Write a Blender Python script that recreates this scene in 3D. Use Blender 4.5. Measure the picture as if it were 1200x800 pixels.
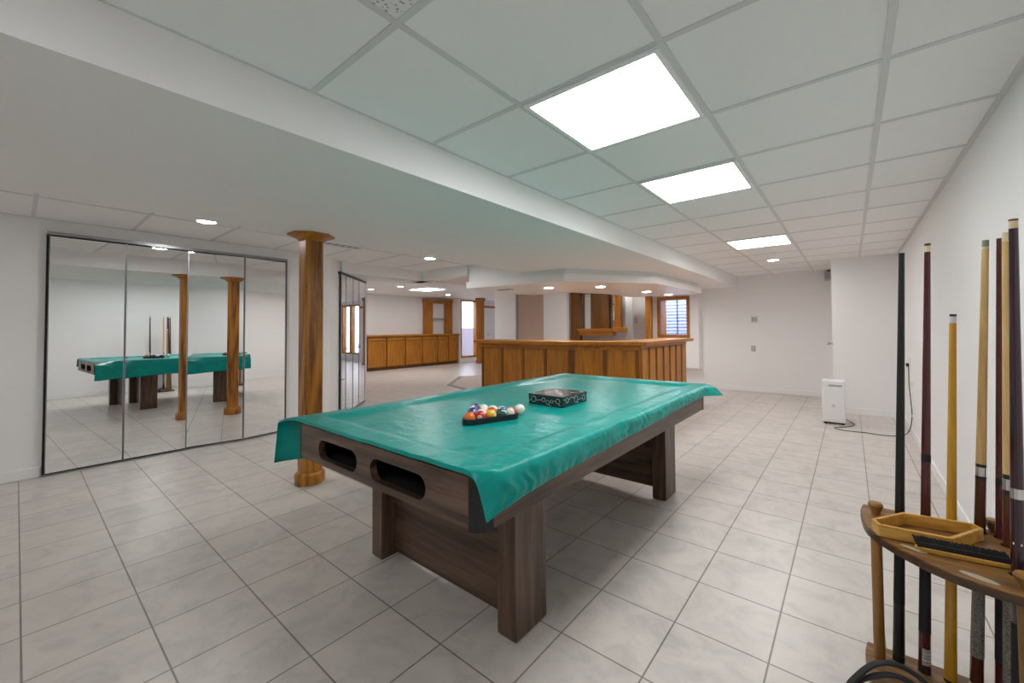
import bpy, math, random
from mathutils import Vector, Matrix, noise
random.seed(7)
S = bpy.context.scene
C = S.collection
for o in list(bpy.data.objects): bpy.data.objects.remove(o)

# ------------------------------------------------------------------ camera, world, exposure
cam_d = bpy.data.cameras.new('camera'); cam = bpy.data.objects.new('camera', cam_d); C.objects.link(cam)
cam_d.sensor_width = 36; cam_d.lens = 475.716 * 36 / 1200
cam_d.shift_x = -(617.757 - 600) / 1200; cam_d.shift_y = -(400 - 372.675) / 1200
cam_d.clip_start = 0.02; cam_d.clip_end = 100
R = Vector((0.7827, 0.6223, -0.0066)); U = Vector((0.0204, -0.0151, 0.9997)); F = Vector((-0.622, 0.7826, 0.0245))
M = Matrix((R, U, -F)).transposed().to_4x4(); M.translation = Vector((0, 0, 1.24))
cam.matrix_world = M
S.camera = cam
S.cycles.max_bounces = 16; S.cycles.diffuse_bounces = 10; S.cycles.glossy_bounces = 6
S.view_settings.view_transform = 'Standard'; S.view_settings.look = 'None'
S.view_settings.exposure = 0.52; S.view_settings.gamma = 1.0; S.view_settings.use_curve_mapping = False
W = bpy.data.worlds.new('sky'); S.world = W; W.use_nodes = True
W.node_tree.nodes['Background'].inputs[0].default_value = (0.80, 0.86, 1.0, 1)
W.node_tree.nodes['Background'].inputs[1].default_value = 5.0
TROFFER = 11.0      # radiance of the fluorescent panels
CAN = 120.0         # radiance of the recessed lights

# ------------------------------------------------------------------ mesh helpers
ORG = {}
class MB:
    def __init__(s): s.v = []; s.f = []
    def add(s, vs, fs):
        n = len(s.v); s.v += [tuple(v) for v in vs]; s.f += [[i + n for i in f] for f in fs]; return s
    def box(s, x0, x1, y0, y1, z0, z1):
        v = [(x, y, z) for z in (z0, z1) for y in (y0, y1) for x in (x0, x1)]
        return s.add(v, [(0, 2, 3, 1), (4, 5, 7, 6), (0, 1, 5, 4), (2, 6, 7, 3), (0, 4, 6, 2), (1, 3, 7, 5)])
    def prism(s, poly, z0, z1):
        a = sum(poly[i][0] * poly[(i + 1) % len(poly)][1] - poly[(i + 1) % len(poly)][0] * poly[i][1] for i in range(len(poly)))
        if a < 0: poly = poly[::-1]
        n = len(poly)
        return s.add([(x, y, z0) for x, y in poly] + [(x, y, z1) for x, y in poly],
                     [list(range(n))[::-1], list(range(n, 2 * n))] + [(i, (i + 1) % n, n + (i + 1) % n, n + i) for i in range(n)])
    def ring(s, outer, inner, z0, z1):
        n = len(outer); v = []
        for z in (z0, z1): v += [(x, y, z) for x, y in outer] + [(x, y, z) for x, y in inner]
        f = []
        for i in range(n):
            j = (i + 1) % n
            f += [(i, j, 2 * n + j, 2 * n + i), (n + j, n + i, 3 * n + i, 3 * n + j), (2 * n + i, 2 * n + j, 3 * n + j, 3 * n + i), (j, i, n + i, n + j)]
        return s.add(v, f)
    def lathe(s, c, prof, n=24, axis='z', cap=True):
        v = []; f = []
        for r, h in prof:
            for k in range(n):
                a = 2 * math.pi * (k + .5) / n; p = (r * math.cos(a), r * math.sin(a), h)
                if axis == 'x': p = (p[2], p[0], p[1])
                if axis == 'y': p = (p[0], -p[2], p[1])
                v.append((c[0] + p[0], c[1] + p[1], c[2] + p[2]))
        for i in range(len(prof) - 1):
            for k in range(n):
                l = (k + 1) % n; f.append((i * n + k, i * n + l, (i + 1) * n + l, (i + 1) * n + k))
        if cap: f += [list(range(n))[::-1], list(range((len(prof) - 1) * n, len(prof) * n))]
        return s.add(v, f)
    def cone(s, p0, p1, r0, r1, n=20):
        p0 = Vector(p0); p1 = Vector(p1); d = (p1 - p0).normalized()
        a = d.orthogonal().normalized(); b = d.cross(a)
        v = []
        for p, r in ((p0, r0), (p1, r1)):
            for k in range(n):
                t = 2 * math.pi * k / n; v.append(p + (a * math.cos(t) + b * math.sin(t)) * r)
        return s.add(v, [(k, (k + 1) % n, n + (k + 1) % n, n + k) for k in range(n)] + [list(range(n))[::-1], list(range(n, 2 * n))])
    def tube(s, pts, r, n=8, flat=1.0):
        pts = [Vector(p) for p in pts]; v = []; f = []
        for i, p in enumerate(pts):
            d = (pts[min(i + 1, len(pts) - 1)] - pts[max(i - 1, 0)]).normalized()
            a = d.cross(Vector((0, 0, 1)))
            a = a.normalized() if a.length > 1e-3 else Vector((1, 0, 0))
            b = a.cross(d)
            for k in range(n):
                t = 2 * math.pi * k / n; v.append(p + a * math.cos(t) * r + b * math.sin(t) * r * flat)
        for i in range(len(pts) - 1):
            for k in range(n):
                l = (k + 1) % n; f.append((i * n + k, i * n + l, (i + 1) * n + l, (i + 1) * n + k))
        f += [list(range(n))[::-1], list(range((len(pts) - 1) * n, len(pts) * n))]
        return s.add(v, f)
    def obox(s, p0, p1, t0, t1, o0, o1, z0, z1):
        """box along the segment p0-p1 (t in metres along it, o in metres to its right-hand side)"""
        p0 = Vector(p0); p1 = Vector(p1); d = (p1 - p0).normalized(); n = Vector((d.y, -d.x))
        return s.prism([tuple(p0 + d * t + n * o) for t, o in ((t0, o0), (t1, o0), (t1, o1), (t0, o1))], z0, z1)

def smooth_path(pts, k=8):
    out = []; P = [Vector(p) for p in pts]
    for i in range(len(P) - 1):
        a = P[max(i - 1, 0)]; b = P[i]; c = P[i + 1]; d = P[min(i + 2, len(P) - 1)]
        for j in range(k):
            t = j / k
            out.append(.5 * ((2 * b) + (c - a) * t + (2 * a - 5 * b + 4 * c - d) * t * t + (3 * b - a - 3 * c + d) * t ** 3))
    return out + [P[-1]]

def make(name, mb, mat, org=(0, 0, 0), bevel=0, smooth=True, seg=2):
    me = bpy.data.meshes.new(name)
    o0 = Vector(org)
    me.from_pydata([tuple(Vector(v) - o0) for v in mb.v], [], mb.f); me.update()
    me.materials.append(mat)
    if smooth: me.shade_smooth(); me.set_sharp_from_angle(angle=math.radians(38))
    o = bpy.data.objects.new(name, me); C.objects.link(o)
    if bevel:
        b = o.modifiers.new('bevel', 'BEVEL'); b.width = bevel; b.segments = seg; b.limit_method = 'ANGLE'; b.harden_normals = True
    return o
def tag(o, label, cat, group=None):
    o['label'] = label; o['category'] = cat
    if group: o['group'] = group
    return o
def thing(name, label, cat, org, group=None):
    o = bpy.data.objects.new(name, None); C.objects.link(o); o.location = org; o.empty_display_size = .1
    ORG[o.name] = tuple(org); return tag(o, label, cat, group)
def part(name, mb, mat, parent, label=None, **k):
    org = ORG[parent.name]; o = make(name, mb, mat, org, **k); o.parent = parent; ORG[o.name] = org
    if label: o['label'] = label
    return o
def solo(name, mb, mat, label, cat, org, group=None, **k):
    o = make(name, mb, mat, org, **k); o.location = org; ORG[o.name] = tuple(org); return tag(o, label, cat, group)
def struct(name, mb, mat, **k):
    o = make(name, mb, mat, **k); o['kind'] = 'structure'; ORG[o.name] = (0, 0, 0); return o
def plate(name, outline, holes, thick, frame, mat, parent=None, bevel=0):
    """flat board with holes: 2D loops -> filled curve -> mesh; frame maps (u,v,w) to the world"""
    cu = bpy.data.curves.new('tmp', 'CURVE'); cu.dimensions = '2D'; cu.fill_mode = 'BOTH'; cu.extrude = thick / 2
    for lp in [outline] + holes:
        sp = cu.splines.new('POLY'); sp.points.add(len(lp) - 1); sp.use_cyclic_u = True
        for p, q in zip(sp.points, lp): p.co = (q[0], q[1], 0, 1)
    t = bpy.data.objects.new('tmp', cu); C.objects.link(t)
    me = bpy.data.meshes.new_from_object(t.evaluated_get(bpy.context.evaluated_depsgraph_get()))
    bpy.data.objects.remove(t); bpy.data.curves.remove(cu)
    mb = MB(); mb.add([frame(*v.co) for v in me.vertices], [list(p.vertices) for p in me.polygons])
    bpy.data.meshes.remove(me)
    o = part(name, mb, mat, parent) if parent else make(name, mb, mat)
    import bmesh
    bm = bmesh.new(); bm.from_mesh(o.data); bmesh.ops.remove_doubles(bm, verts=bm.verts, dist=1e-5); bmesh.ops.recalc_face_normals(bm, faces=bm.faces)
    bm.to_mesh(o.data); bm.free(); o.data.set_sharp_from_angle(angle=math.radians(38))
    return o
def cut_wall(mb, axis, a0, a1, u0, u1, z0, z1, holes):
    """wall slab with rectangular openings; axis 'x': slab a=x, u=y; axis 'y': slab a=y, u=x"""
    us = sorted({u0, u1, *[h[0] for h in holes], *[h[1] for h in holes]}); zs = sorted({z0, z1, *[h[2] for h in holes], *[h[3] for h in holes]})
    for i in range(len(us) - 1):
        for j in range(len(zs) - 1):
            um = (us[i] + us[i + 1]) / 2; zm = (zs[j] + zs[j + 1]) / 2
            if any(h[0] < um < h[1] and h[2] < zm < h[3] for h in holes): continue
            if axis == 'x': mb.box(a0, a1, us[i], us[i + 1], zs[j], zs[j + 1])
            else: mb.box(us[i], us[i + 1], a0, a1, zs[j], zs[j + 1])
    return mb

# ------------------------------------------------------------------ materials
def mat(name, col, rough=.5, metal=0., spec=.5, emit=None, coat=0.):
    m = bpy.data.materials.new(name); m.use_nodes = True; b = m.node_tree.nodes['Principled BSDF']
    b.inputs['Base Color'].default_value = (*col, 1); b.inputs['Roughness'].default_value = rough
    b.inputs['Metallic'].default_value = metal; b.inputs['Specular IOR Level'].default_value = spec
    b.inputs['Coat Weight'].default_value = coat
    if emit: b.inputs['Emission Color'].default_value = (*emit[:3], 1); b.inputs['Emission Strength'].default_value = emit[3]
    return m
class NT:
    def __init__(s, m): s.t = m.node_tree; s.b = s.t.nodes['Principled BSDF']
    def n(s, typ, **k):
        x = s.t.nodes.new('ShaderNode' + typ)
        for a, v in k.items():
            if a.startswith('i_'):
                x.inputs[int(a[2:]) if a[2:].isdigit() else a[2:].replace('_', ' ')].default_value = v
            else: setattr(x, a, v)
        return x
    def l(s, a, b): s.t.links.new(a, b)
    def coord(s, scale=(1, 1, 1), loc=(0, 0, 0), kind='Object'):
        tc = s.n('TexCoord'); mp = s.n('Mapping'); mp.inputs['Scale'].default_value = scale; mp.inputs['Location'].default_value = loc
        s.l(tc.outputs[kind], mp.inputs[0]); return mp.outputs[0]
    def ramp(s, fac, stops):
        r = s.n('ValToRGB'); e = r.color_ramp.elements
        while len(e) < len(stops): e.new(.5)
        for x, (p, c) in zip(e, stops): x.position = p; x.color = (*c, 1)
        s.l(fac, r.inputs[0]); return r.outputs[0]
    def bump(s, h, strength=.2, dist=.01):
        b = s.n('Bump'); b.inputs['Strength'].default_value = strength; b.inputs['Distance'].default_value = dist
        s.l(h, b.inputs['Height']); s.l(b.outputs[0], s.b.inputs['Normal'])
def painted(name, col, rough=.6, sc=60, st=.05):
    m = mat(name, col, rough, spec=.3); t = NT(m); nz = t.n('TexNoise'); nz.inputs['Scale'].default_value = sc; nz.inputs['Detail'].default_value = 4
    t.l(t.coord(), nz.inputs['Vector']); t.bump(nz.outputs['Fac'], st, .004); return m
def wood(name, c0, c1, c2, axis='z', rough=.35, scale=1.0, ring=.5, coat=.15, bump=.06):
    m = mat(name, c1, rough, coat=coat); t = NT(m)
    k = {'x': (.9, 14, 14), 'y': (14, .9, 14), 'z': (14, 14, .9)}[axis]
    co = t.coord(tuple(v * scale for v in k))
    nz = t.n('TexNoise'); nz.inputs['Scale'].default_value = 3.2; nz.inputs['Detail'].default_value = 7; nz.inputs['Roughness'].default_value = .62; nz.inputs['Distortion'].default_value = .6
    t.l(co, nz.inputs['Vector'])
    n2 = t.n('TexNoise'); n2.inputs['Scale'].default_value = 14; n2.inputs['Detail'].default_value = 3; t.l(co, n2.inputs['Vector'])
    k2 = {'x': (.55, 5, 5), 'y': (5, .55, 5), 'z': (5, 5, .55)}[axis]
    co2 = t.coord(tuple(v * scale for v in k2))
    wv = t.n('TexNoise'); wv.inputs['Scale'].default_value = 1.1; wv.inputs['Detail'].default_value = 1; t.l(co2, wv.inputs['Vector'])
    mu = t.n('Math', operation='MULTIPLY'); mu.inputs[1].default_value = 42; t.l(wv.outputs['Fac'], mu.inputs[0])
    si = t.n('Math', operation='SINE'); t.l(mu.outputs[0], si.inputs[0])
    ma = t.n('Math', operation='MULTIPLY_ADD'); ma.inputs[1].default_value = .13 * ring; t.l(si.outputs[0], ma.inputs[0]); t.l(nz.outputs['Fac'], ma.inputs[2])
    m3 = t.n('Math', operation='MULTIPLY_ADD'); m3.inputs[1].default_value = .22; t.l(n2.outputs['Fac'], m3.inputs[0]); t.l(ma.outputs[0], m3.inputs[2])
    t.l(t.ramp(m3.outputs[0], [(.40, c0), (.60, c1), (.80, c2)]), t.b.inputs['Base Color'])
    t.bump(m3.outputs[0], bump, .003); return m
def grain(name, axis): # walnut laminate of the table
    return wood(name, (.034, .017, .0105), (.086, .048, .029), (.145, .087, .056), axis, rough=.38, scale=.8, ring=.7, coat=.1)
def oak(name, axis, k=1.0, ring=.45, lo=1.0):
    return wood(name, tuple(v * k * lo for v in (.27, .088, .005)), tuple(v * k for v in (.40, .148, .0085)), tuple(v * k for v in (.50, .20, .016)), axis, rough=.38, scale=.8, ring=ring, coat=.04)

M_wall = painted('white wall paint', (.86, .86, .865), .55, 90, .04)
M_trim = painted('white gloss trim', (.87, .87, .875), .35, 40, .02)
M_soffit = painted('white soffit paint', (.85, .85, .85), .6, 90, .04)
M_tile = painted('ceiling tile', (.87, .87, .87), .8, 220, .12)
M_tee = mat('ceiling tee metal', (.66, .66, .665), .45)
M_speck = mat('speckled tile', (.6, .6, .6), .8)
t = NT(M_speck); vo = t.n('TexVoronoi'); vo.inputs['Scale'].default_value = 60; t.l(t.coord(), vo.inputs['Vector'])
t.l(t.ramp(vo.outputs['Distance'], [(.12, (.25, .25, .25)), (.34, (.78, .78, .78)), (1, (.8, .8, .8))]), t.b.inputs['Base Color'])
# floor: 34 cm ceramic tiles, grout lines parallel to the walls
M_floor = mat('ceramic floor tile', (.5, .47, .44), .33, spec=.45); t = NT(M_floor)
br = t.n('TexBrick'); br.offset = 0; br.squash = 1
for k, v in {'Scale': 1.0, 'Mortar Size': .0036, 'Mortar Smooth': .25, 'Bias': 0, 'Brick Width': .34255, 'Row Height': .34255}.items(): br.inputs[k].default_value = v
t.l(t.coord(loc=(3.343 + .34255 * 60, -.030 + .34255 * 60, 0)), br.inputs['Vector'])
br.inputs['Color1'].default_value = (.66, .615, .575, 1); br.inputs['Color2'].default_value = (.62, .58, .545, 1); br.inputs['Mortar'].default_value = (.25, .225, .20, 1)
nz = t.n('TexNoise'); nz.inputs['Scale'].default_value = 5.5; nz.inputs['Detail'].default_value = 9; nz.inputs['Roughness'].default_value = .68; nz.inputs['Distortion'].default_value = .8
t.l(t.coord(), nz.inputs['Vector'])
mx = t.n('MixRGB', blend_type='MULTIPLY'); mx.inputs[0].default_value = 1
t.l(br.outputs['Color'], mx.inputs[1]); t.l(t.ramp(nz.outputs['Fac'], [(.30, (.78, .78, .79)), (.52, (.97, .97, .97)), (.75, (1.06, 1.05, 1.03))]), mx.inputs[2])
t.l(mx.outputs[0], t.b.inputs['Base Color'])
ad = t.n('Math', operation='MULTIPLY_ADD'); ad.inputs[1].default_value = -1.0; t.l(br.outputs['Fac'], ad.inputs[0])
ml = t.n('Math', operation='MULTIPLY'); ml.inputs[1].default_value = .12; t.l(nz.outputs['Fac'], ml.inputs[0]); t.l(ml.outputs[0], ad.inputs[2])
t.bump(ad.outputs[0], .35, .004)

M_oak_z = oak('oak vertical grain', 'z'); M_oak_y = oak('oak grain along y', 'y'); M_oak_x = oak('oak grain along x', 'x')
M_oakd = oak('darker oak', 'z', .42); M_post = oak('oak of the post', 'z', .95, 1.0, .6)
M_wal_x = grain('walnut laminate x', 'x'); M_wal_y = grain('walnut laminate y', 'y'); M_wal_z = grain('walnut laminate z', 'z')
M_rack = wood('brown rack wood', (.075, .030, .006), (.175, .080, .020), (.29, .145, .042), 'x', .42)
M_rackz = wood('brown rack post wood', (.12, .048, .007), (.24, .108, .019), (.34, .165, .036), 'z', .4)
M_tray = wood('honey maple', (.42, .20, .03), (.60, .32, .06), (.72, .42, .10), 'x', .35, ring=.4)
M_pale = wood('pale maple cue', (.50, .30, .10), (.66, .43, .17), (.74, .52, .25), 'z', .25, ring=.2)
M_yellow = wood('yellow cue', (.46, .22, .012), (.56, .29, .022), (.62, .34, .03), 'z', .22, ring=.2)
M_maroon = mat('maroon lacquer', (.075, .012, .016), .18, coat=.6)
M_maroon2 = mat('dark plum lacquer', (.035, .010, .018), .18, coat=.6)
M_brownlac = mat('brown lacquer', (.085, .022, .010), .2, coat=.5)
M_black = mat('black plastic', (.012, .012, .013), .35)
M_blackmat = mat('matt black', (.010, .010, .011), .7)
M_char = mat('charcoal corner metal', (.03, .031, .034), .32, metal=.6)
M_linen = mat('grey linen wrap', (.20, .19, .175), .8)
t = NT(M_linen); nz = t.n('TexNoise'); nz.inputs['Scale'].default_value = 220; t.l(t.coord(), nz.inputs['Vector'])
t.l(t.ramp(nz.outputs['Fac'], [(.3, (.10, .095, .085)), (.7, (.34, .33, .30))]), t.b.inputs['Base Color'])
M_silver = mat('polished silver ring', (.75, .75, .76), .2, metal=1)
M_chrome = mat('chrome', (.62, .62, .65), .18, metal=1)
M_cream = mat('cream ferrule', (.72, .60, .36), .35)
M_tipbrown = mat('brown leather tip', (.10, .05, .025), .8)
M_tipgrey = mat('chalky grey green tip', (.26, .28, .22), .85)
M_white = mat('white plastic', (.80, .80, .81), .35)
M_offw = mat('pale grey plastic', (.62, .62, .63), .45)
M_grey = mat('mid grey plastic', (.36, .36, .37), .5)
M_mirror = mat('mirror silver', (.90, .91, .91), .004, metal=1)
M_edge = mat('dark mirror edge', (.022, .022, .024), .35, metal=.3)
M_metal = mat('satin steel strip', (.38, .38, .40), .3, metal=1)
M_troff = mat('fluorescent lens', (.9, .9, .9), .5, emit=(1, .995, .985, TROFFER))
M_can = mat('recessed lamp', (.9, .9, .9), .5, emit=(1, .985, .96, CAN))
M_tan = mat('tan vinyl', (.62, .49, .41), .5)
M_rugc = painted('pink beige mat', (.58, .50, .46), .9, 200, .3)
M_rugb = painted('grey mat border', (.34, .31, .295), .9, 200, .3)
M_well = mat('galvanised window well', (.50, .55, .66), .5, metal=0)
M_fence = painted('lilac grey outside wall', (.40, .36, .40), .8)
M_glass = bpy.data.materials.new('window glass'); M_glass.use_nodes = True
nt = M_glass.node_tree; nt.nodes.clear()
a_ = nt.nodes.new('ShaderNodeOutputMaterial'); b_ = nt.nodes.new('ShaderNodeMixShader'); c_ = nt.nodes.new('ShaderNodeBsdfTransparent'); d_ = nt.nodes.new('ShaderNodeBsdfGlossy')
c_.inputs[0].default_value = (.95, .96, .98, 1); d_.inputs['Roughness'].default_value = .02; b_.inputs[0].default_value = .05
nt.links.new(c_.outputs[0], b_.inputs[1]); nt.links.new(d_.outputs[0], b_.inputs[2]); nt.links.new(b_.outputs[0], a_.inputs[0])
# vinyl cover
M_cover = mat('teal green vinyl', (.0, .30, .262), .30, spec=.24); t = NT(M_cover)
nz = t.n('TexNoise'); nz.inputs['Scale'].default_value = 9; nz.inputs['Detail'].default_value = 6; nz.inputs['Distortion'].default_value = 1.2; t.l(t.coord(), nz.inputs['Vector'])
t.l(t.ramp(nz.outputs['Fac'], [(.3, (.0, .275, .242)), (.7, (.0, .33, .298))]), t.b.inputs['Base Color'])
t.bump(nz.outputs['Fac'], .28, .02)

# ------------------------------------------------------------------ room shell
HC = 2.215; ZS = 2.017; XR = .533; YB = 8.80; YP = 7.376; XP = -.202; XM = -5.44; XF = -11.0
struct('floor', MB().box(-12.4, .9, -3.7, 14, -.1, 0), M_floor, smooth=False)
struct('ceiling', MB().box(-5.70, .9, -3.7, 8.96, HC, HC + .12).box(-6.15, -5.0, 8.96, 14, HC, HC + .12), M_tile, smooth=False)
struct('ceiling_far', MB().box(-12.4, -6.15, 2.0, 14, 2.33, 2.45), M_tile, smooth=False)
struct('trim_1', MB().box(-6.2, -5.695, 2.9, 14, 2.06, 2.46), M_soffit, smooth=False)            # header between the two rooms
struct('trim_2', MB().box(-3.57, -1.711, -3.7, 8.85, ZS, HC + .05), M_soffit, smooth=False)       # long dropped soffit
struct('wall_right', MB().box(XR, XR + .2, -3.7, YP + 1.6, 0, HC + .1), M_wall, smooth=False)
struct('wall_corner', MB().box(XP, XR + .1, YP, YB + .1, 0, HC + .1), M_wall, smooth=False)
WIN = (-3.19, -2.625, 1.07, 1.83)
struct('wall_back', cut_wall(MB(), 'y', YB, YB + .15, -8.1, .2, 0, HC + .1, [WIN]), M_wall, smooth=False)
struct('wall_window', cut_wall(MB(), 'y', 8.60, 8.81, -3.47, -2.40, .40, HC + .05, [WIN]), M_wall, smooth=False)
struct('wall_left', MB().box(XM - .15, XM, -3.7, 2.6, 0, HC + .1), M_wall, smooth=False)
struct('wall_angled', MB().prism([(-5.44, 2.6), (-6.70, 3.86), (-6.80, 3.76), (-5.59, 2.55)], 0, 2.4), M_wall, smooth=False)
struct('wall_hidden', MB().box(-12.4, -6.72, 3.70, 3.86, 0, 2.45), M_wall, smooth=False)
struct('wall_rear', MB().box(-5.7, .9, -3.7, -3.5, 0, HC + .1), M_wall, smooth=False)
FW1 = (10.03, 10.76, .23, 2.24); FD = (11.13, 11.88, 0, 2.05); FW2 = (12.02, 12.58, .32, 2.15); FW3 = (12.70, 13.26, .32, 2.15)
struct('wall_far', cut_wall(MB(), 'x', -11.15, XF, 9.93, 14, 0, 2.4, [FW1, FW2, FW3]), M_wall, smooth=False)
struct('wall_cabinet', MB().box(-11.7, -11.55, 3.8, 10.0, 0, 2.4), M_wall, smooth=False)
struct('wall_cabinet_return', MB().box(-11.6, -11.151, 9.931, 10.0, 0, 2.4), M_wall, smooth=False)
struct('wall_north', MB().box(-11.2, -5.0, 13.85, 14, 0, 2.4), M_wall, smooth=False)
struct('wall_partition', cut_wall(MB(), 'y', 8.0, 8.12, -7.46, -5.18, 0, HC + .02, [(-6.742, -5.846, 0, 2.128)]), M_wall, smooth=False)
struct('wall_nook', MB().box(-5.10, -4.98, 8.95, 14, 0, HC + .05), M_wall, smooth=False)
# baseboards
bh = .09
def base_mb(x0, x1, y0, y1): return MB().box(x0, x1, y0, y1, 0, bh)
struct('baseboard_right', base_mb(XR - .015, XR, -3.5, YP), M_trim, bevel=.006)
struct('baseboard_corner', MB().box(XP - .015, XR, YP - .015, YP, 0, bh).box(XP - .015, XP, YP, YB, 0, bh), M_trim, bevel=.004)
struct('baseboard_back', base_mb(-4, XP, YB - .015, YB), M_trim, bevel=.006)
struct('baseboard_left', MB().box(XM, XM + .016, -3.5, .145, 0, bh).box(XM, XM + .016, 2.07, 2.6, 0, bh), M_trim, bevel=.006)
struct('baseboard_far', MB().box(XF, XF + .015, 9.93, 11.05, 0, bh), M_trim, bevel=.004)
# suspended ceiling grid
g = MB(); zt = HC - .004; w = .012
cell = .60983; c0 = .7416
for x in (-1.109, -.487, .124): g.box(x - w, x + w, -3.5, YB, zt, HC)
g.box(-1.711, -1.700, -3.5, YB, zt, HC); g.box(XR - .022, XR, -3.5, YP, zt - .004, HC)
k = -6
while c0 + k * cell < YB:
    y = c0 + k * cell; g.box(-1.711, XR if y < YP else XP, y - w, y + w, zt + .0005, HC); k += 1
struct('trim_3', g, M_tee, smooth=False)
g = MB()
for k in range(-5, 22):
    y = .075 + k * .6135; g.box(XM if y < 2.6 else -5.69, -3.57, y - w, y + w, zt + .0005, HC)
g.box(-4.573 - w, -4.573 + w, -3.5, 13.8, zt, HC); g.box(XM, XM + .02, -3.5, 2.6, zt, HC)
struct('trim_4', g, M_tee, smooth=False)
struct('ceiling_tile', MB().box(-1.097, -.499, .144, .730, HC - .002, HC + .01), M_speck, smooth=False)

# bulkhead ring over the bar: recessed neck, projecting fascia, underside
A = (-4.58, 4.27); B = (-2.90, 4.42); Cc = (-2.10, 5.53); D = (-2.10, 7.75)
def inset(p, dx, dy): return (p[0] + dx, p[1] + dy)
back = [(-3.45, 7.75), (-3.45, 6.6), (-4.0, 5.5), (-4.95, 4.75)]
struct('trim_5', MB().prism([inset(A, .0, .06), inset(B, -.02, .06), inset(Cc, -.06, .03), inset(D, -.06, -.02)] + [(-3.35, 7.7), (-3.35, 6.5), (-3.9, 5.4), (-4.8, 4.75)], 1.93, HC + .02), M_soffit, smooth=False)
struct('trim_6', MB().prism([A, B, Cc, D] + back, 1.848, 1.95), M_trim, bevel=.006)
struct('trim_7', MB().box(-6.0, -4.60, 4.30, 4.5, 2.06, HC + .02), M_soffit, smooth=False)

# ------------------------------------------------------------------ ceiling lights
for lab, y0 in (('largest square troffer light in the ceiling, nearest of the row over the tables right side', 1), ('middle troffer light of the ceiling row, second from the camera', 3), ('farthest troffer light of the ceiling row, near the back wall', 7), (None, -3)):
    y = c0 + y0 * cell; x0, x1 = -1.097, -.499; ya, yb = y + .012, y + cell - .012
    lb = {1: 'nearest and largest square fluorescent light panel in the ceiling', 3: 'middle fluorescent light panel, second nearest of the ceiling row', 7: 'farthest square light panel of the ceiling row, near the back wall', -3: 'added unseen fluorescent ceiling panel behind the camera'}[y0]  # the panel behind the camera is an added, unseen source of extra light
    L = thing('ceiling_light', lb, 'ceiling light', ((x0 + x1) / 2, (ya + yb) / 2, HC), 'square light panels in the tile ceiling')
    part('light_frame', MB().ring([(x0, ya), (x1, ya), (x1, yb), (x0, yb)], [(x0 + .02, ya + .02), (x1 - .02, ya + .02), (x1 - .02, yb - .02), (x0 + .02, yb - .02)], HC - .012, HC), M_trim, L, smooth=False)
    part('diffuser', MB().box(x0 + .021, x1 - .021, ya + .021, yb - .021, HC - .006, HC - .001), M_troff, L, smooth=False)
def can(x, y, z, lab):
    L = thing('recessed_light', lab, 'recessed light', (x, y, z), 'round recessed ceiling lights')
    n = 28; co = [(x + .088 * math.cos(2 * math.pi * i / n), y + .088 * math.sin(2 * math.pi * i / n)) for i in range(n)]
    ci = [(x + .068 * math.cos(2 * math.pi * i / n), y + .068 * math.sin(2 * math.pi * i / n)) for i in range(n)]
    part('trim_ring', MB().ring(co, ci, z - .012, z), M_white, L)
    part('lamp', MB().prism(ci, z - .007, z - .001), M_can, L, smooth=False)
can(-.856, 6.846, HC, 'small round recessed light in the tile ceiling just beyond the farthest square panel')
can(-4.467, 1.04, HC, 'round recessed light in front of the mirrored closet doors')
can(-4.51, 3.53, HC, 'round recessed light beyond the wooden post, left of the soffit')
can(-4.467, -1.45, HC, 'added unseen recessed light of the left ceiling behind the camera')  # added lamp out of view, brightens the left side
can(-3.507, 4.93, 1.848, 'leftmost recessed light under the bar bulkhead, above the tan door')
can(-2.857, 5.33, 1.848, 'recessed light under the bar bulkhead, above the wooden back shelf')
can(-2.668, 6.604, 1.848, 'recessed light under the bar bulkhead, left of the window')
can(-2.60, 7.45, 1.848, 'rightmost recessed light under the bar bulkhead, in front of the window')
can(-4.7, 6.9, HC, 'added recessed light in the bar nook ceiling hidden by the bulkhead, left')  # added lamp, unseen above the bulkhead, lifts the walls behind the bar
can(-3.75, 8.0, HC, 'added recessed light in the bar nook ceiling hidden by the bulkhead, right')  # second added nook lamp, also unseen, fill for the back wall
can(-10.207, 6.001, 2.33, 'leftmost small recessed light in the far room ceiling above the cabinets')
can(-8.983, 6.103, 2.33, 'small recessed light in the far room ceiling, left of the bright panel')
can(-8.6, 11.6, 2.33, 'added unseen recessed light in the far room ceiling near the white door')  # added out-of-view lamp to brighten the north end of the far room
can(-10.041, 8.574, 2.33, 'small recessed light in the far room ceiling, beside the shelf unit')
L = thing('ceiling_light', 'bright rectangular light panel in the far room ceiling above the cabinets', 'ceiling light', (-9.12, 7.04, 2.33))
part('light_frame', MB().ring([(-9.54, 6.72), (-8.70, 6.72), (-8.70, 7.36), (-9.54, 7.36)], [(-9.52, 6.74), (-8.72, 6.74), (-8.72, 7.34), (-9.52, 7.34)], 2.318, 2.33), M_trim, L, smooth=False)
part('diffuser', MB().box(-9.519, -8.721, 6.741, 7.339, 2.321, 2.329), M_troff, L, smooth=False)

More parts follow.
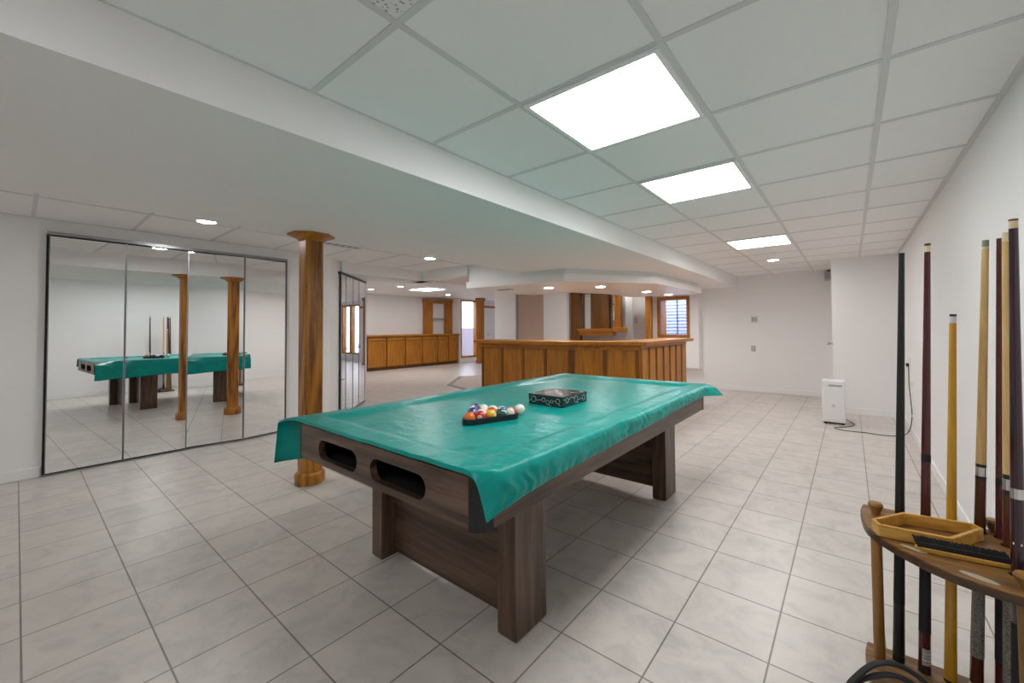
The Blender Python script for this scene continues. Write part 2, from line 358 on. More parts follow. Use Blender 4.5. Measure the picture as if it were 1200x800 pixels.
# ------------------------------------------------------------------ mirrored closet doors
def mirror_door(p0, p1, z0, z1, rot, lab, group, knob=None, edge=.006):
    """panel from p0 to p1 (plan), facing the right-hand side of p0->p1, turned by rot degrees about its middle"""
    p0 = Vector(p0); p1 = Vector(p1); mid = (p0 + p1) / 2; d = (p1 - p0).normalized(); hl = (p1 - p0).length / 2
    o = thing('mirror_door', lab, 'mirror door', (mid.x, mid.y, z0), group); ORG[o.name] = (0, 0, 0)
    P = lambda t0, t1, o0, o1, za, zb: MB().box(t0, t1, -o1, -o0, za, zb)
    H = z1 - z0
    part('mirror_pane', P(-hl + edge, hl - edge, 0, .006, edge, H - edge), M_mirror, o, smooth=False)
    part('backing', P(-hl + .001, hl - .001, -.012, -.0005, .001, H - .001), M_edge, o, smooth=False)
    for t in (-1, 1): part('edge_strip', P(min(t * hl, t * (hl - edge)), max(t * hl, t * (hl - edge)), 0, .010, 0, H), M_metal, o, smooth=False)
    for a, b in ((0, edge), (H - edge, H)): part('edge_rail', P(-hl + edge, hl - edge, 0, .009, a, b), M_edge, o, smooth=False)
    if knob:
        t = knob * (hl - .012)
        part('handle', MB().lathe((t, -.010, .95 - z0), [(.007, 0), (.011, .008), (.014, .016), (.010, .022)], 14, 'y').lathe((t, -.012, .95 - z0 + .035), [(.004, 0), (.009, .010), (.004, .016)], 12, 'y'), M_metal, o)
    o.rotation_euler = (0, 0, math.atan2(d.y, d.x) + math.radians(rot)); return o
ys = [.163, .643, 1.110, 1.600, 2.048]
xm = XM + .034
labs = ['leftmost of the four tall mirrored doors on the left wall', 'second mirrored door from the left, reflecting the cue rack', 'third mirrored door from the left, reflecting the wooden post alone', 'rightmost of the four mirrored doors, next to the wooden post']
ends = [(.014, .0), (.0, -.001), (-.018, .048), (.046, .0)]     # the folding panels stand slightly proud of the wall
for i in range(4):
    mirror_door((xm + ends[i][0], ys[i] + .002), (xm + ends[i][1], ys[i + 1] - .002), .02, 2.068, 0, labs[i], 'mirrored bifold doors of the near closet', {1: -1, 3: -1}.get(i))
tr = MB().box(XM, XM + .05, ys[0] - .012, ys[-1] + .012, 2.076, 2.104).box(XM, XM + .045, ys[0] - .012, ys[-1] + .012, 0, .012)
struct('trim_8', tr, M_metal, smooth=False)
tr = MB().box(XM, XM + .020, ys[0] - .012, ys[0] - .003, 0, 2.08).box(XM, XM + .036, ys[-1] + .003, ys[-1] + .014, 0, 2.08).box(XM, XM + .012, ys[0] - .003, ys[-1] + .003, .012, 2.076)
struct('trim_9', tr, M_edge, smooth=False)
def P45(x): return (x + .022, -2.84 - x + .022)
xs = [-5.688, -5.829, -6.066, -6.283, -6.539]
for i in range(4):
    mirror_door(P45(xs[i] - .002), P45(xs[i + 1] + .002), .02, 2.032, 0, ['leftmost narrow mirrored door in the angled wall behind the post', 'second narrow mirrored door in the angled wall, from the left', 'third narrow mirrored door in the angled wall, from the left', 'rightmost narrow mirrored door in the angled wall, beside the far room'][i], 'narrow mirrored doors of the angled closet', {0: None, 1: -1, 2: None, 3: -1}[i])
struct('trim_10', MB().obox((-5.66, 2.82), (-6.56, 3.72), 0, 1.27, 0, .05, 2.034, 2.058), M_edge, smooth=False)
struct('trim_11', MB().obox((-6.545, 3.705), (-6.70, 3.86), 0, .012, 0, .03, 0, 2.034), M_edge, smooth=False)

# ------------------------------------------------------------------ wooden post
px_, py_ = -3.465, 1.505
post = thing('wooden_post', 'square oak post with octagonal cap and base, beside the mirrored doors', 'post', (px_, py_, 0))
def octo(c, r): return [(c[0] + r * math.cos(math.pi / 8 + k * math.pi / 4), c[1] + r * math.sin(math.pi / 8 + k * math.pi / 4)) for k in range(8)]
def octoring(mb, prof): return mb.lathe((px_, py_, 0), prof, 8)
h = .071
part('shaft', MB().prism([(px_ - h, py_ - h + .012), (px_ - h + .012, py_ - h), (px_ + h - .012, py_ - h), (px_ + h, py_ - h + .012), (px_ + h, py_ + h - .012), (px_ + h - .012, py_ + h), (px_ - h + .012, py_ + h), (px_ - h, py_ + h - .012)], .10, 1.975), M_post, post)
part('base_block', octoring(MB(), [(.108, 0), (.112, .012), (.112, .075), (.104, .09), (.094, .10)]), M_post, post, bevel=.003)
part('cap', octoring(MB(), [(.09, 1.962), (.098, 1.968), (.115, 1.985), (.165, 2.0), (.176, 2.005), (.176, 2.0165)]), M_oak_x, post, bevel=.002)

# ------------------------------------------------------------------ pool table
X0, X1, Y0, Y1 = -2.226, -.902, .90, 3.37; ZA, ZT = .603, .768
T = thing('pool_table', 'large walnut pool table on slab legs under a teal cover', 'pool table', ((X0 + X1) / 2, (Y0 + Y1) / 2, 0))
def stadium(u0, u1, v0, v1, n=10):
    r = (v1 - v0) / 2; c = (v0 + v1) / 2; out = []
    for k in range(n + 1): a = -math.pi / 2 + math.pi * k / n; out.append((u1 - r + r * math.cos(a), c + r * math.sin(a)))
    for k in range(n + 1): a = math.pi / 2 + math.pi * k / n; out.append((u0 + r + r * math.cos(a), c + r * math.sin(a)))
    return out
rc = .055
plate('end_apron', [(X0 + rc, ZA), (X1 - rc, ZA), (X1 - rc, ZT), (X0 + rc, ZT)], [stadium(-1.985, -1.637, .632, .722), stadium(-1.535, -1.175, .632, .722)], .03, lambda u, v, w_: (u, Y0 + .015 + w_, v), M_wal_x, T)
part('end_apron', MB().box(X0 + rc, X1 - rc, Y1 - .03, Y1, ZA, ZT), M_wal_x, T, bevel=.002)
part('side_apron', MB().box(X1 - .03, X1, Y0 + rc, Y1 - rc, ZA, ZT), M_wal_y, T, bevel=.002)
part('side_apron', MB().box(X0, X0 + .03, Y0 + rc, Y1 - rc, ZA, ZT), M_wal_y, T, bevel=.002)
for sx, sy in ((1, -1), (-1, -1), (1, 1), (-1, 1)):
    cx = (X1 - rc) if sx > 0 else (X0 + rc); cy = (Y0 + rc) if sy < 0 else (Y1 - rc)
    pts = [(cx, cy)] + [(cx + sx * (rc + .002) * math.cos(a), cy + sy * (rc + .002) * math.sin(a)) for a in [math.pi / 2 * k / 10 for k in range(11)]]
    part('corner_cap', MB().prism(pts, ZA - .004, ZT), M_char, T)
part('ball_return', MB().box(X0 + .10, X1 - .10, Y0 + .032, Y0 + .30, ZA + .004, ZA + .012).box(X0 + .10, X1 - .10, Y0 + .29, Y0 + .30, ZA + .012, ZT - .012).box(X0 + .10, X1 - .10, Y0 + .032, Y0 + .30, ZT - .012, ZT - .004), M_blackmat, T)
part('underside', MB().box(X0 + .031, X1 - .031, Y0 + .031, Y1 - .031, ZA - .0, ZA + .0035), M_wal_y, T, smooth=False)
part('playing_bed', MB().box(X0 + .10, X1 - .10, Y0 + .10, Y1 - .10, .735, .757), M_blackmat, T, smooth=False)
for nm, b in (('rail', (X0 + .003, X0 + .10, Y0 + .06, Y1 - .06)), ('rail', (X1 - .10, X1 - .003, Y0 + .06, Y1 - .06)), ('rail', (X0 + .06, X1 - .06, Y0 + .003, Y0 + .10)), ('rail', (X0 + .06, X1 - .06, Y1 - .10, Y1 - .003))):
    part(nm, MB().box(*b, ZT, .782), M_wal_y, T, bevel=.004)
for lx in ((-2.083, -1.99), (-1.147, -1.048)):
    for ly in ((1.236, 1.44), (2.893, 3.098)):
        lg = part('leg', MB().box(lx[0], lx[1], ly[0], ly[1], .006, ZA), M_wal_z, T, bevel=.003)
        part('foot', MB().box(lx[0] + .006, lx[1] - .006, ly[0] + .006, ly[1] - .006, 0, .006), M_blackmat, lg, smooth=False)
part('end_panel', MB().box(-1.99, -1.147, 1.318, 1.343, .02, ZA), M_wal_x, T, bevel=.002)
part('end_panel', MB().box(-1.99, -1.147, 2.955, 2.98, .06, ZA), M_wal_x, T, bevel=.002)

# ------------------------------------------------------------------ vinyl cover
CL, CR0, CN, CF = -2.250, -.878, .893, 3.392
CR = CR0
def edge_r(y): return CR0 - .058 * max(0, 1 - (y - CN) / .085) ** 2      # rounded near corner
def sstep(a, b, x):
    t_ = max(0, min(1, (x - a) / (b - a))); return t_ * t_ * (3 - 2 * t_)
def lerp_tab(tab, y):
    if y <= tab[0][0]: return tab[0][1]
    for (a, p), (b, q) in zip(tab, tab[1:]):
        if y <= b: return p + (q - p) * (y - a) / (b - a)
    return tab[-1][1]
LOWR = [(.9, .655), (.95, .668), (1.05, .682), (1.25, .692), (1.7, .700), (2.2, .708), (2.7, .722), (3.2, .724), (3.4, .708)]
def ridge(x, y, z): return 1 - 2 * abs(noise.noise(Vector((x, y, z))))
def fold(y, q=0):
    w_ = y + .05 * noise.noise(Vector((y * 3.0, q * 2.0, 5)))
    return .50 * ridge(w_ * 9, 1.3 + .8 * q, .4) + .40 * ridge(w_ * 21, 4.4 + q, 2.2) + .35 * noise.noise(Vector((w_ * 34, q * 2, 8))) - .15
def top_z(x, y):
    e = min(x - CL, CR - x, y - CN + .01, CF - y)
    z = .7895 - .0190 * sstep(.095, .17, e)
    er = CR - x                                            # creases running in from the right-hand edge
    k = .35 + .65 * (.5 + .9 * noise.noise(Vector((y * 1.3, 2.2, 6))))
    z += k * (.0075 * math.exp(-er / .085) + .0040 * math.exp(-((er - .22) / .13) ** 2)) * fold(y + er * .6, er * 9) * sstep(0, .05, er + .02)
    z += .0014 * noise.noise(Vector((x * 5, y * 5, 0))) + .0010 * noise.noise(Vector((x * 14, y * 14, 2)))
    z += .005 * max(0, ridge(x * 5 + y * 3, y * 4 - x * 2, 7) - .35) * sstep(.55, .0, y - CN)
    return z
cols = [('L', 1 - k / 9) for k in range(9)] + [('T', k / 84) for k in range(85)] + [('R', (k + 1) / 16) for k in range(16)]
rows = [('N', 1 - k / 3) for k in range(3)] + [('M', k / 420) for k in range(421)] + [('F', (k + 1) / 6) for k in range(6)]
V = []; Fc = []
for rt, rv in rows:
    yb = CN + (CF - CN) * (rv if rt == 'M' else (0 if rt == 'N' else 1))
    for ct, cv in cols:
        dz = 0; y = yb
        if rt == 'N': y = CN - .004 * rv; dz = -.013 * rv
        if rt == 'F': y = CF + .006 * rv + .004 * rv * math.sin(40 * cv); dz = -.075 * rv
        if ct == 'T':
            q = cv; q = q * .55 + .45 * (1 - (1 - q) ** 2)   # finer columns towards the creased edge
            er_ = edge_r(max(y, CN)); x = CL + (er_ - CL) * q; z = top_z(x, min(max(y, CN), CF)) + dz
            e = min(x - CL, er_ - x); z -= .004 * (1 - min(1, e / .012)) ** 2
        elif ct == 'L':
            q = cv; lo = .538 + .010 * math.sin(y * 5) ; z0 = top_z(CL, y) - .004
            fl = sstep(1.20, .90, y); x = CL - .012 * math.sin(min(q * 4, 1) * math.pi / 2) - .014 * q * (.5 + .5 * math.sin(y * 8.3)) - .150 * min(1, q / .33) ** .75 * fl
            gq = .16 * q / .33 if q < .33 else .16 + .84 * (q - .33) / .67
            z = z0 + (lo - z0) * (q + (gq - q) * fl) + dz * (1 - q)
            y -= .02 * q * fl
        else:
            q = cv; lo = lerp_tab(LOWR, y); er_ = edge_r(max(y, CN)); z0 = top_z(er_, max(y, CN)) - .004
            z = z0 + (lo - z0) * q + dz * (1 - q) * .6
            x = er_ + (CR0 - er_) * q ** .7 + .009 * math.sin(min(q * 4, 1) * math.pi / 2) + (.004 + .020 * (q * (1.25 - q))) * (.35 + fold(y + .03 * q, q)) * sstep(.9, .98, y)
            fl = sstep(3.20, 3.38, y); x += .085 * q ** .8 * fl; y += .03 * q * fl
            z -= .0 * fl
        V.append((x, y, z))
nc = len(cols)
for i in range(len(rows) - 1):
    for j in range(nc - 1): Fc.append((i * nc + j, i * nc + j + 1, (i + 1) * nc + j + 1, (i + 1) * nc + j))
mb = MB(); mb.add(V, Fc)
cov = make('table_cover', mb, M_cover, ((X0 + X1) / 2, (Y0 + Y1) / 2, .78)); cov.location = ((X0 + X1) / 2, (Y0 + Y1) / 2, .78)
cov.data.shade_smooth()
so = cov.modifiers.new('solid', 'SOLIDIFY'); so.thickness = .0015; so.offset = 1
tag(cov, 'teal green vinyl cover draped over the pool table', 'table cover')

# ------------------------------------------------------------------ ball rack and balls
BZ = .7745; r = .0286
st = Vector((-1.466, 1.388)); u = Vector((.353, .936)).normalized(); nrm = Vector((-u.y, u.x))
ctr = [[st + u * (2 * r * (j + k_ / 2)) * 1.005 + nrm * (k_ * r * math.sqrt(3) * 1.005) for j in range(5 - k_)] for k_ in range(5)]
tri = [ctr[0][0], ctr[0][4], ctr[4][0]]
def rounded(d, n=8):
    out = []; cen = (tri[0] + tri[1] + tri[2]) / 3
    for i in range(3):
        a = tri[i]; pv = tri[i - 1]; nx = tri[(i + 1) % 3]
        e0 = (a - pv).normalized(); e1 = (nx - a).normalized()
        a0 = math.atan2(-e0.x, e0.y); a1 = math.atan2(-e1.x, e1.y)
        n0 = Vector((e0.y, -e0.x)); n1 = Vector((e1.y, -e1.x))
        t0 = math.atan2(n0.y, n0.x); t1 = math.atan2(n1.y, n1.x)
        while t1 < t0: t1 += 2 * math.pi
        for k_ in range(n + 1):
            t_ = t0 + (t1 - t0) * k_ / n; out.append((a.x + d * math.cos(t_), a.y + d * math.sin(t_)))
    return out
solo('ball_rack', MB().ring(rounded(r + .0085), rounded(r + .0015), BZ - .001, BZ + .027), M_black, 'black plastic triangle rack holding the pool balls on the teal cover', 'ball rack', (st.x, st.y, BZ), bevel=.0015)
def ball_mat(name, col, stripe=False):
    m = mat('ball ' + name, col, .08, coat=.8); t = NT(m)
    tc = t.n('TexCoord'); sp = t.n('SeparateXYZ'); t.l(tc.outputs['Object'], sp.inputs[0])
    ab = t.n('Math', operation='ABSOLUTE'); t.l(sp.outputs['X'], ab.inputs[0])
    gt = t.n('Math', operation='GREATER_THAN'); t.l(ab.outputs[0], gt.inputs[0]); gt.inputs[1].default_value = r * .905
    fac = gt.outputs[0]
    if stripe:
        a2 = t.n('Math', operation='ABSOLUTE'); t.l(sp.outputs['Z'], a2.inputs[0])
        g2 = t.n('Math', operation='GREATER_THAN'); t.l(a2.outputs[0], g2.inputs[0]); g2.inputs[1].default_value = r * .52
        mxm = t.n('Math', operation='MAXIMUM'); t.l(fac, mxm.inputs[0]); t.l(g2.outputs[0], mxm.inputs[1]); fac = mxm.outputs[0]
    mx = t.n('MixRGB'); mx.inputs[1].default_value = (*col, 1); mx.inputs[2].default_value = (.80, .76, .66, 1)
    t.l(fac, mx.inputs[0]); t.l(mx.outputs[0], t.b.inputs['Base Color']); return m
OR, RD, YL, GR, BL, PU, MRN, BK = (.80, .16, .012), (.55, .012, .02), (.80, .42, .01), (.0, .10, .06), (.012, .03, .42), (.06, .015, .16), (.22, .01, .012), (.01, .01, .012)
BALLS = [[('solid orange', OR, 0, 'at the near left corner of the rack'), ('solid red', RD, 0, 'in the front row, between orange and yellow balls'), ('solid yellow', YL, 0, 'at the middle of the front row'), ('solid dark green', GR, 0, 'in the front row, second from the right'), ('red striped cream', RD, 1, 'at the right end of the front row')],
         [('solid black', BK, 0, 'in the second row behind the orange ball'), ('yellow striped white', YL, 1, 'in the second row behind the red ball'), ('orange red', (.62, .05, .015), 0, 'in the second row behind the yellow ball'), ('navy striped white', BL, 1, 'in the second row behind the green ball')],
         [('solid bright blue', BL, 0, 'in the third row, left end'), ('maroon striped white', MRN, 1, 'in the middle of the third row'), ('orange striped white', OR, 1, 'in the third row, right end')],
         [('purple striped white', PU, 1, 'in the fourth row, left'), ('green striped white', GR, 1, 'in the fourth row, right')],
         [('solid dark purple', (.03, .012, .12), 0, 'at the far tip of the rack')]]
sph = None
def ball(x, y, m, lab, rot):
    global sph
    n = 22; prof = [(r * math.sin(math.pi * k_ / 14), -r * math.cos(math.pi * k_ / 14)) for k_ in range(15)]
    prof[0] = (1e-5, -r); prof[-1] = (1e-5, r)
    o = solo('pool_ball', MB().lathe((x, y, BZ + r), prof, n), m, lab, 'pool ball', (x, y, BZ + r), 'pool balls in the triangle rack')
    o.data.shade_smooth(); o.rotation_euler = rot; return o
for k_, row in enumerate(BALLS):
    for j, (nm, col, sflag, where) in enumerate(row):
        c = ctr[k_][j]
        rot = (random.uniform(-.5, .5), random.uniform(-.5, .5), random.uniform(0, 6)) if not (k_ == 0 and j == 4) else (.3, math.radians(80), -.9)
        ball(c.x, c.y, ball_mat(nm + str(k_), col, sflag), f'{nm} pool ball {where}', rot)
cb = ball(-1.402, 1.694, mat('cue ball ivory', (.80, .76, .66), .08, coat=.8), 'plain ivory cue ball loose behind the right end of the rack', (0, 0, 0)); del cb['group']

# ------------------------------------------------------------------ patterned box
M_box = mat('black box with white line pattern', (.012, .012, .014), .22, coat=.4); t = NT(M_box)
M_boxtop = mat('box lid sheen', (.02, .02, .024), .16, coat=.7)
bx = thing('patterned_box', 'flat black box with white linked ring pattern on the teal cover', 'box', (-1.444, 2.13, .7735))
bx0, bx1, by0, by1, bz0, bz1 = -1.572, -1.316, 1.985, 2.262, .7735, .836
part('box_base', MB().box(bx0 + .002, bx1 - .002, by0 + .002, by1 - .002, bz0, bz1 - .018), M_box, bx, bevel=.002)
part('lid', MB().box(bx0, bx1, by0, by1, bz1 - .019, bz1), M_boxtop, bx, bevel=.002)
M_line = mat('white printed line', (.55, .55, .56), .4)
def ringline(c, ax, rr, n=18, w_=.0016):
    pts = []
    for k_ in range(n + 1):
        a = 2 * math.pi * k_ / n; p = [rr * math.cos(a), rr * math.sin(a)]
        pts.append((c[0] + p[0], by0 - .0004, c[1] + p[1]) if ax == 'y' else ((bx1 + .0004, c[0] + p[0], c[1] + p[1]) if ax == 'x' else (c[0] + p[0], c[1] + p[1], bz1 + .0003)))
    return pts
def segline(a, b, ax): return [((p[0], by0 - .0004, p[1]) if ax == 'y' else ((bx1 + .0004, p[0], p[1]) if ax == 'x' else (p[0], p[1], bz1 + .0003))) for p in (a, b)]
pat = MB()
for c, rr in (((-1.53, .806), .017), ((-1.455, .808), .012), ((-1.425, .795), .012), ((-1.395, .803), .009), ((-1.352, .808), .014)): pat.tube(ringline(c, 'y', rr), .0011, 4)
for a, b in (((-1.57, .79), (-1.546, .803)), ((-1.515, .80), (-1.466, .806)), ((-1.413, .797), (-1.404, .802)), ((-1.385, .805), (-1.366, .808)), ((-1.35, .794), (-1.335, .782)), ((-1.42, .783), (-1.40, .776))): pat.tube(segline(a, b, 'y'), .0011, 4)
for c, rr in (((2.03, .812), .015), ((2.13, .806), .020), ((2.22, .805), .016)): pat.tube(ringline(c, 'x', rr), .0011, 4)
for a, b in (((1.99, .822), (2.016, .814)), ((2.045, .812), (2.075, .825)), ((2.075, .825), (2.112, .815)), ((2.15, .80), (2.204, .803)), ((2.14, .786), (2.16, .777))): pat.tube(segline(a, b, 'x'), .0011, 4)
random.seed(3)
prev = None
for k_ in range(9):
    c = (-1.55 + .21 * ((k_ * .37) % 1) + .01, 2.01 + .23 * ((k_ * .62) % 1)); pat.tube(ringline(c, 'z', random.uniform(.012, .022)), .0011, 4)
    if prev: pat.tube(segline(prev, c, 'z'), .0009, 4)
    prev = c
part('line_pattern', pat, M_line, bx, 'thin white line drawing of linked rings')

# ------------------------------------------------------------------ cue rack in the right foreground
ZSH = .55
RK = thing('cue_rack', 'brown wooden floor cue rack with half-round shelf at the right edge', 'cue rack', (.3, 1.9, 0))
outl = smooth_path([(.028, 2.055, 0), (.020, 1.97, 0), (.032, 1.84, 0), (.066, 1.765, 0), (.115, 1.705, 0), (.195, 1.638, 0), (.285, 1.606, 0), (.37, 1.604, 0), (.455, 1.625, 0)], 5)
outl = [(p.x, p.y) for p in outl] + [(.49, 1.70), (.49, 2.055)]
CUES = [(.127, 2.000), (.193, 1.990), (.256, 1.988), (.325, 2.012), (.371, 2.000), (.375, 1.938), (.349, 1.727)]
circ = lambda c, rr, n=16: [(c[0] + rr * math.cos(2 * math.pi * k_ / n), c[1] + rr * math.sin(2 * math.pi * k_ / n)) for k_ in range(n)]
plate('shelf', outl, [circ(c, .0185) for c in CUES], .024, lambda a, b, c: (a, b, ZSH - .012 + c), M_rack, RK)
part('shelf_edge', MB().ring([(x + (x - .3) * .012, y + (y - 1.9) * .012) for x, y in outl], outl, ZSH - .024, ZSH - .004), wood('dark edge wood', (.03, .012, .004), (.06, .026, .010), (.10, .045, .018), 'x', .4), RK)
part('base_board', MB().prism(outl, .006, .030), M_rack, RK, bevel=.003)
for c in ((.05, 1.95), (.12, 1.735), (.44, 1.66), (.46, 2.03)): part('foot', MB().lathe((c[0], c[1], 0), [(.012, 0), (.012, .006)], 12), M_blackmat, RK)
for c in ((.060, 1.975), (.345, 1.648), (.440, 2.03)):
    part('post', MB().lathe((c[0], c[1], 0), [(.0165, .030), (.0165, ZSH - .024)], 18), M_rackz, RK)
for c in ((.060, 1.975), (.345, 1.648), (.362, 2.040)):
    part('knob', MB().lathe((c[0], c[1], ZSH), [(.013, 0), (.013, .006), (.021, .026), (.0225, .034), (.018, .041), (.004, .043)], 20), M_rackz, RK)
M_chalk = mat('worn pale recess', (.36, .31, .22), .7)
for c, a, b in (((.14, 1.737), .030, .012), ((.262, 1.648), .036, .014)):
    part('worn_hollow', MB().prism([(c[0] + a * math.cos(t_), c[1] + b * math.sin(t_) - .35 * a * math.cos(t_)) for t_ in [2 * math.pi * k_ / 20 for k_ in range(20)]], ZSH + .0002, ZSH + .0008), M_chalk, RK, 'pale worn hollow in the shelf top')

def cue(i, zt, secs, lab, rb=.0170, rt=.0082, kx=.026, ky=-.010):
    xs_, ys_ = CUES[i]; z0 = .0305
    b = Vector((xs_ - kx * (ZSH - z0), ys_ - ky * (ZSH - z0), z0)); tp = Vector((xs_ + kx * (zt - ZSH), ys_ + ky * (zt - ZSH), zt))
    o = thing('pool_cue', lab, 'pool cue', b, 'pool cues standing in the rack')
    for nm, m, za, zb in secs:
        za = max(z0, za); zb = min(zt, zb); ta = (za - z0) / (zt - z0); tb = (zb - z0) / (zt - z0)
        rr = lambda t_: (rb + (rt - rb) * t_) * (1.012 if nm in ('wrap', 'joint_ring') else 1)
        part(nm, MB().cone(b.lerp(tp, ta), b.lerp(tp, tb), rr(ta), rr(tb)), m, o)
    return o, b, tp
Z = 9
cue(0, 1.502, [('bumper', M_blackmat, 0, .05), ('butt', M_black, .05, .24), ('wrap', M_blackmat, .24, .55), ('shaft', M_black, .55, 1.494), ('tip', M_blackmat, 1.494, Z)], 'plain black cue, leftmost in the rack')
o, b, tp = cue(1, 1.526, [('bumper', M_blackmat, 0, .05), ('butt', M_maroon, .05, .17), ('wrap', M_blackmat, .17, .42), ('forearm', M_maroon, .42, .765), ('joint_ring', M_blackmat, .765, .79), ('shaft', M_maroon, .79, 1.497), ('ferrule', M_cream, 1.497, 1.518), ('tip', M_tipbrown, 1.518, Z)], 'dark red cue with cream ferrule, second from the left in the rack')
M_bar = mat('white barcode sticker', (.75, .75, .74), .5); t = NT(M_bar)
tc = t.n('TexCoord'); sp = t.n('SeparateXYZ'); t.l(tc.outputs['Object'], sp.inputs[0]); wv = t.n('TexNoise'); wv.noise_dimensions = '1D'; wv.inputs['Scale'].default_value = 420; wv.inputs['Detail'].default_value = 0
t.l(sp.outputs['Z'], wv.inputs['W']); gt = t.n('Math', operation='GREATER_THAN'); gt.inputs[1].default_value = .5; t.l(wv.outputs['Fac'], gt.inputs[0])
sx = t.n('MixRGB'); sx.inputs[1].default_value = (.05, .05, .05, 1); sx.inputs[2].default_value = (.75, .75, .74, 1); t.l(gt.outputs[0], sx.inputs[0]); t.l(sx.outputs[0], t.b.inputs['Base Color'])
lb = MB(); vv = []; ff = []; dirc = math.atan2(-b.y, -b.x) + .35
for k_ in range(9):
    a = dirc - .75 + 1.5 * k_ / 8
    for zz in (.062, .118): 
        cc = b.lerp(tp, (zz - .0305) / 1.4955); rr = .0172 - .0088 * (zz - .03) / 1.5; vv.append((cc.x + rr * math.cos(a), cc.y + rr * math.sin(a), zz))
ff = [(2 * k_, 2 * k_ + 2, 2 * k_ + 3, 2 * k_ + 1) for k_ in range(8)]
lb.add(vv, ff); part('barcode_label', lb, M_bar, o, 'white barcode sticker')
cue(2, 1.278, [('bumper', M_blackmat, 0, .04), ('shaft', M_yellow, .04, 1.248), ('ferrule', M_offw, 1.248, 1.270), ('tip', M_blackmat, 1.270, Z)], 'short yellow cue, lowest of all in the rack', rb=.0165, rt=.0085)
cue(3, 1.522, [('bumper', M_cream, 0, .045), ('butt', M_brownlac, .045, .135), ('wrap', M_linen, .135, .385), ('forearm', M_brownlac, .385, .728), ('joint_ring', M_black, .728, .738), ('joint_ring', M_silver, .738, .768), ('joint_ring', M_black, .768, .778), ('shaft', M_pale, .778, 1.494), ('ferrule', M_cream, 1.494, 1.500), ('tip', M_tipgrey, 1.500, Z)], 'pale wood cue with grey wrap, leaning alone between the yellow and maroon cues', kx=.035)
cue(4, 1.522, [('bumper', M_blackmat, 0, .05), ('butt', M_maroon, .05, .15), ('wrap', M_blackmat, .15, .40), ('forearm', M_maroon, .40, .72), ('joint_ring', M_black, .72, .745), ('shaft', M_maroon, .745, Z)], 'maroon cue without a pale tip, at the back right of the rack', kx=.018)
cue(5, 1.530, [('bumper', M_blackmat, 0, .05), ('butt', M_brownlac, .05, .12), ('wrap', M_linen, .12, .42), ('forearm', M_brownlac, .42, .715), ('joint_ring', M_black, .715, .726), ('joint_ring', M_silver, .726, .760), ('joint_ring', M_black, .760, .774), ('shaft', M_pale, .774, 1.502), ('ferrule', M_cream, 1.502, Z)], 'pale wood cue squeezed between the two maroon cues', kx=.014)
o, b, tp = cue(6, 1.533, [('bumper', M_blackmat, 0, .05), ('butt', M_maroon2, .05, .12), ('wrap', M_blackmat, .12, .42), ('forearm', M_maroon2, .42, .762), ('joint_ring', M_silver, .762, .790), ('shaft', M_maroon2, .790, 1.507), ('ferrule', M_cream, 1.507, 1.528), ('tip', M_tipbrown, 1.528, Z)], 'dark plum cue with cream ferrule and silver ring, nearest and rightmost', kx=.012, rt=.0092)
for k_ in range(2):
    a = math.atan2(-b.y, -b.x) - .55 + 1.0 * k_; zz = .640; cc = b.lerp(tp, (zz - .03) / 1.5); rr = .0150
    p = Vector((cc.x + rr * math.cos(a), cc.y + rr * math.sin(a), zz)); tv = Vector((-math.sin(a), math.cos(a), 0))
    part('inlay', MB().add([p - tv * .0022, p + Vector((0, 0, -.0045)), p + tv * .0022, p + Vector((0, 0, .0045)), p + Vector((math.cos(a), math.sin(a), 0)) * .0006], [(0, 1, 4), (1, 2, 4), (2, 3, 4), (3, 0, 4)]), M_white, o, 'white diamond inlay', smooth=False)

# diamond rack lying on the shelf
dp = [(.043, 1.797), (.130, 1.927), (.302, 1.958), (.322, 1.926), (.236, 1.783), (.225, 1.775), (.060, 1.757)]
dp = [(x, y + .010) for x, y in dp]
cxd = sum(p[0] for p in dp) / len(dp); cyd = sum(p[1] for p in dp) / len(dp)
def shrink(poly, d):
    n = len(poly); out = []
    ar = sum(poly[i][0] * poly[(i + 1) % n][1] - poly[(i + 1) % n][0] * poly[i][1] for i in range(n)); sg = 1 if ar > 0 else -1
    for i in range(n):
        p = Vector(poly[i]); e0 = (p - Vector(poly[i - 1])).normalized(); e1 = (Vector(poly[(i + 1) % n]) - p).normalized()
        n0 = Vector((-e0.y, e0.x)) * sg; n1 = Vector((-e1.y, e1.x)) * sg; bq = (n0 + n1).normalized()
        out.append(tuple(p + bq * d / max(.4, bq.dot(n0))))
    return out
solo('diamond_rack', MB().ring(dp, shrink(dp, .011), ZSH + .0012, ZSH + .040), M_tray, 'honey coloured wooden diamond ball rack lying on the cue rack shelf', 'ball rack', (cxd, cyd, ZSH + .0012), bevel=.0025)
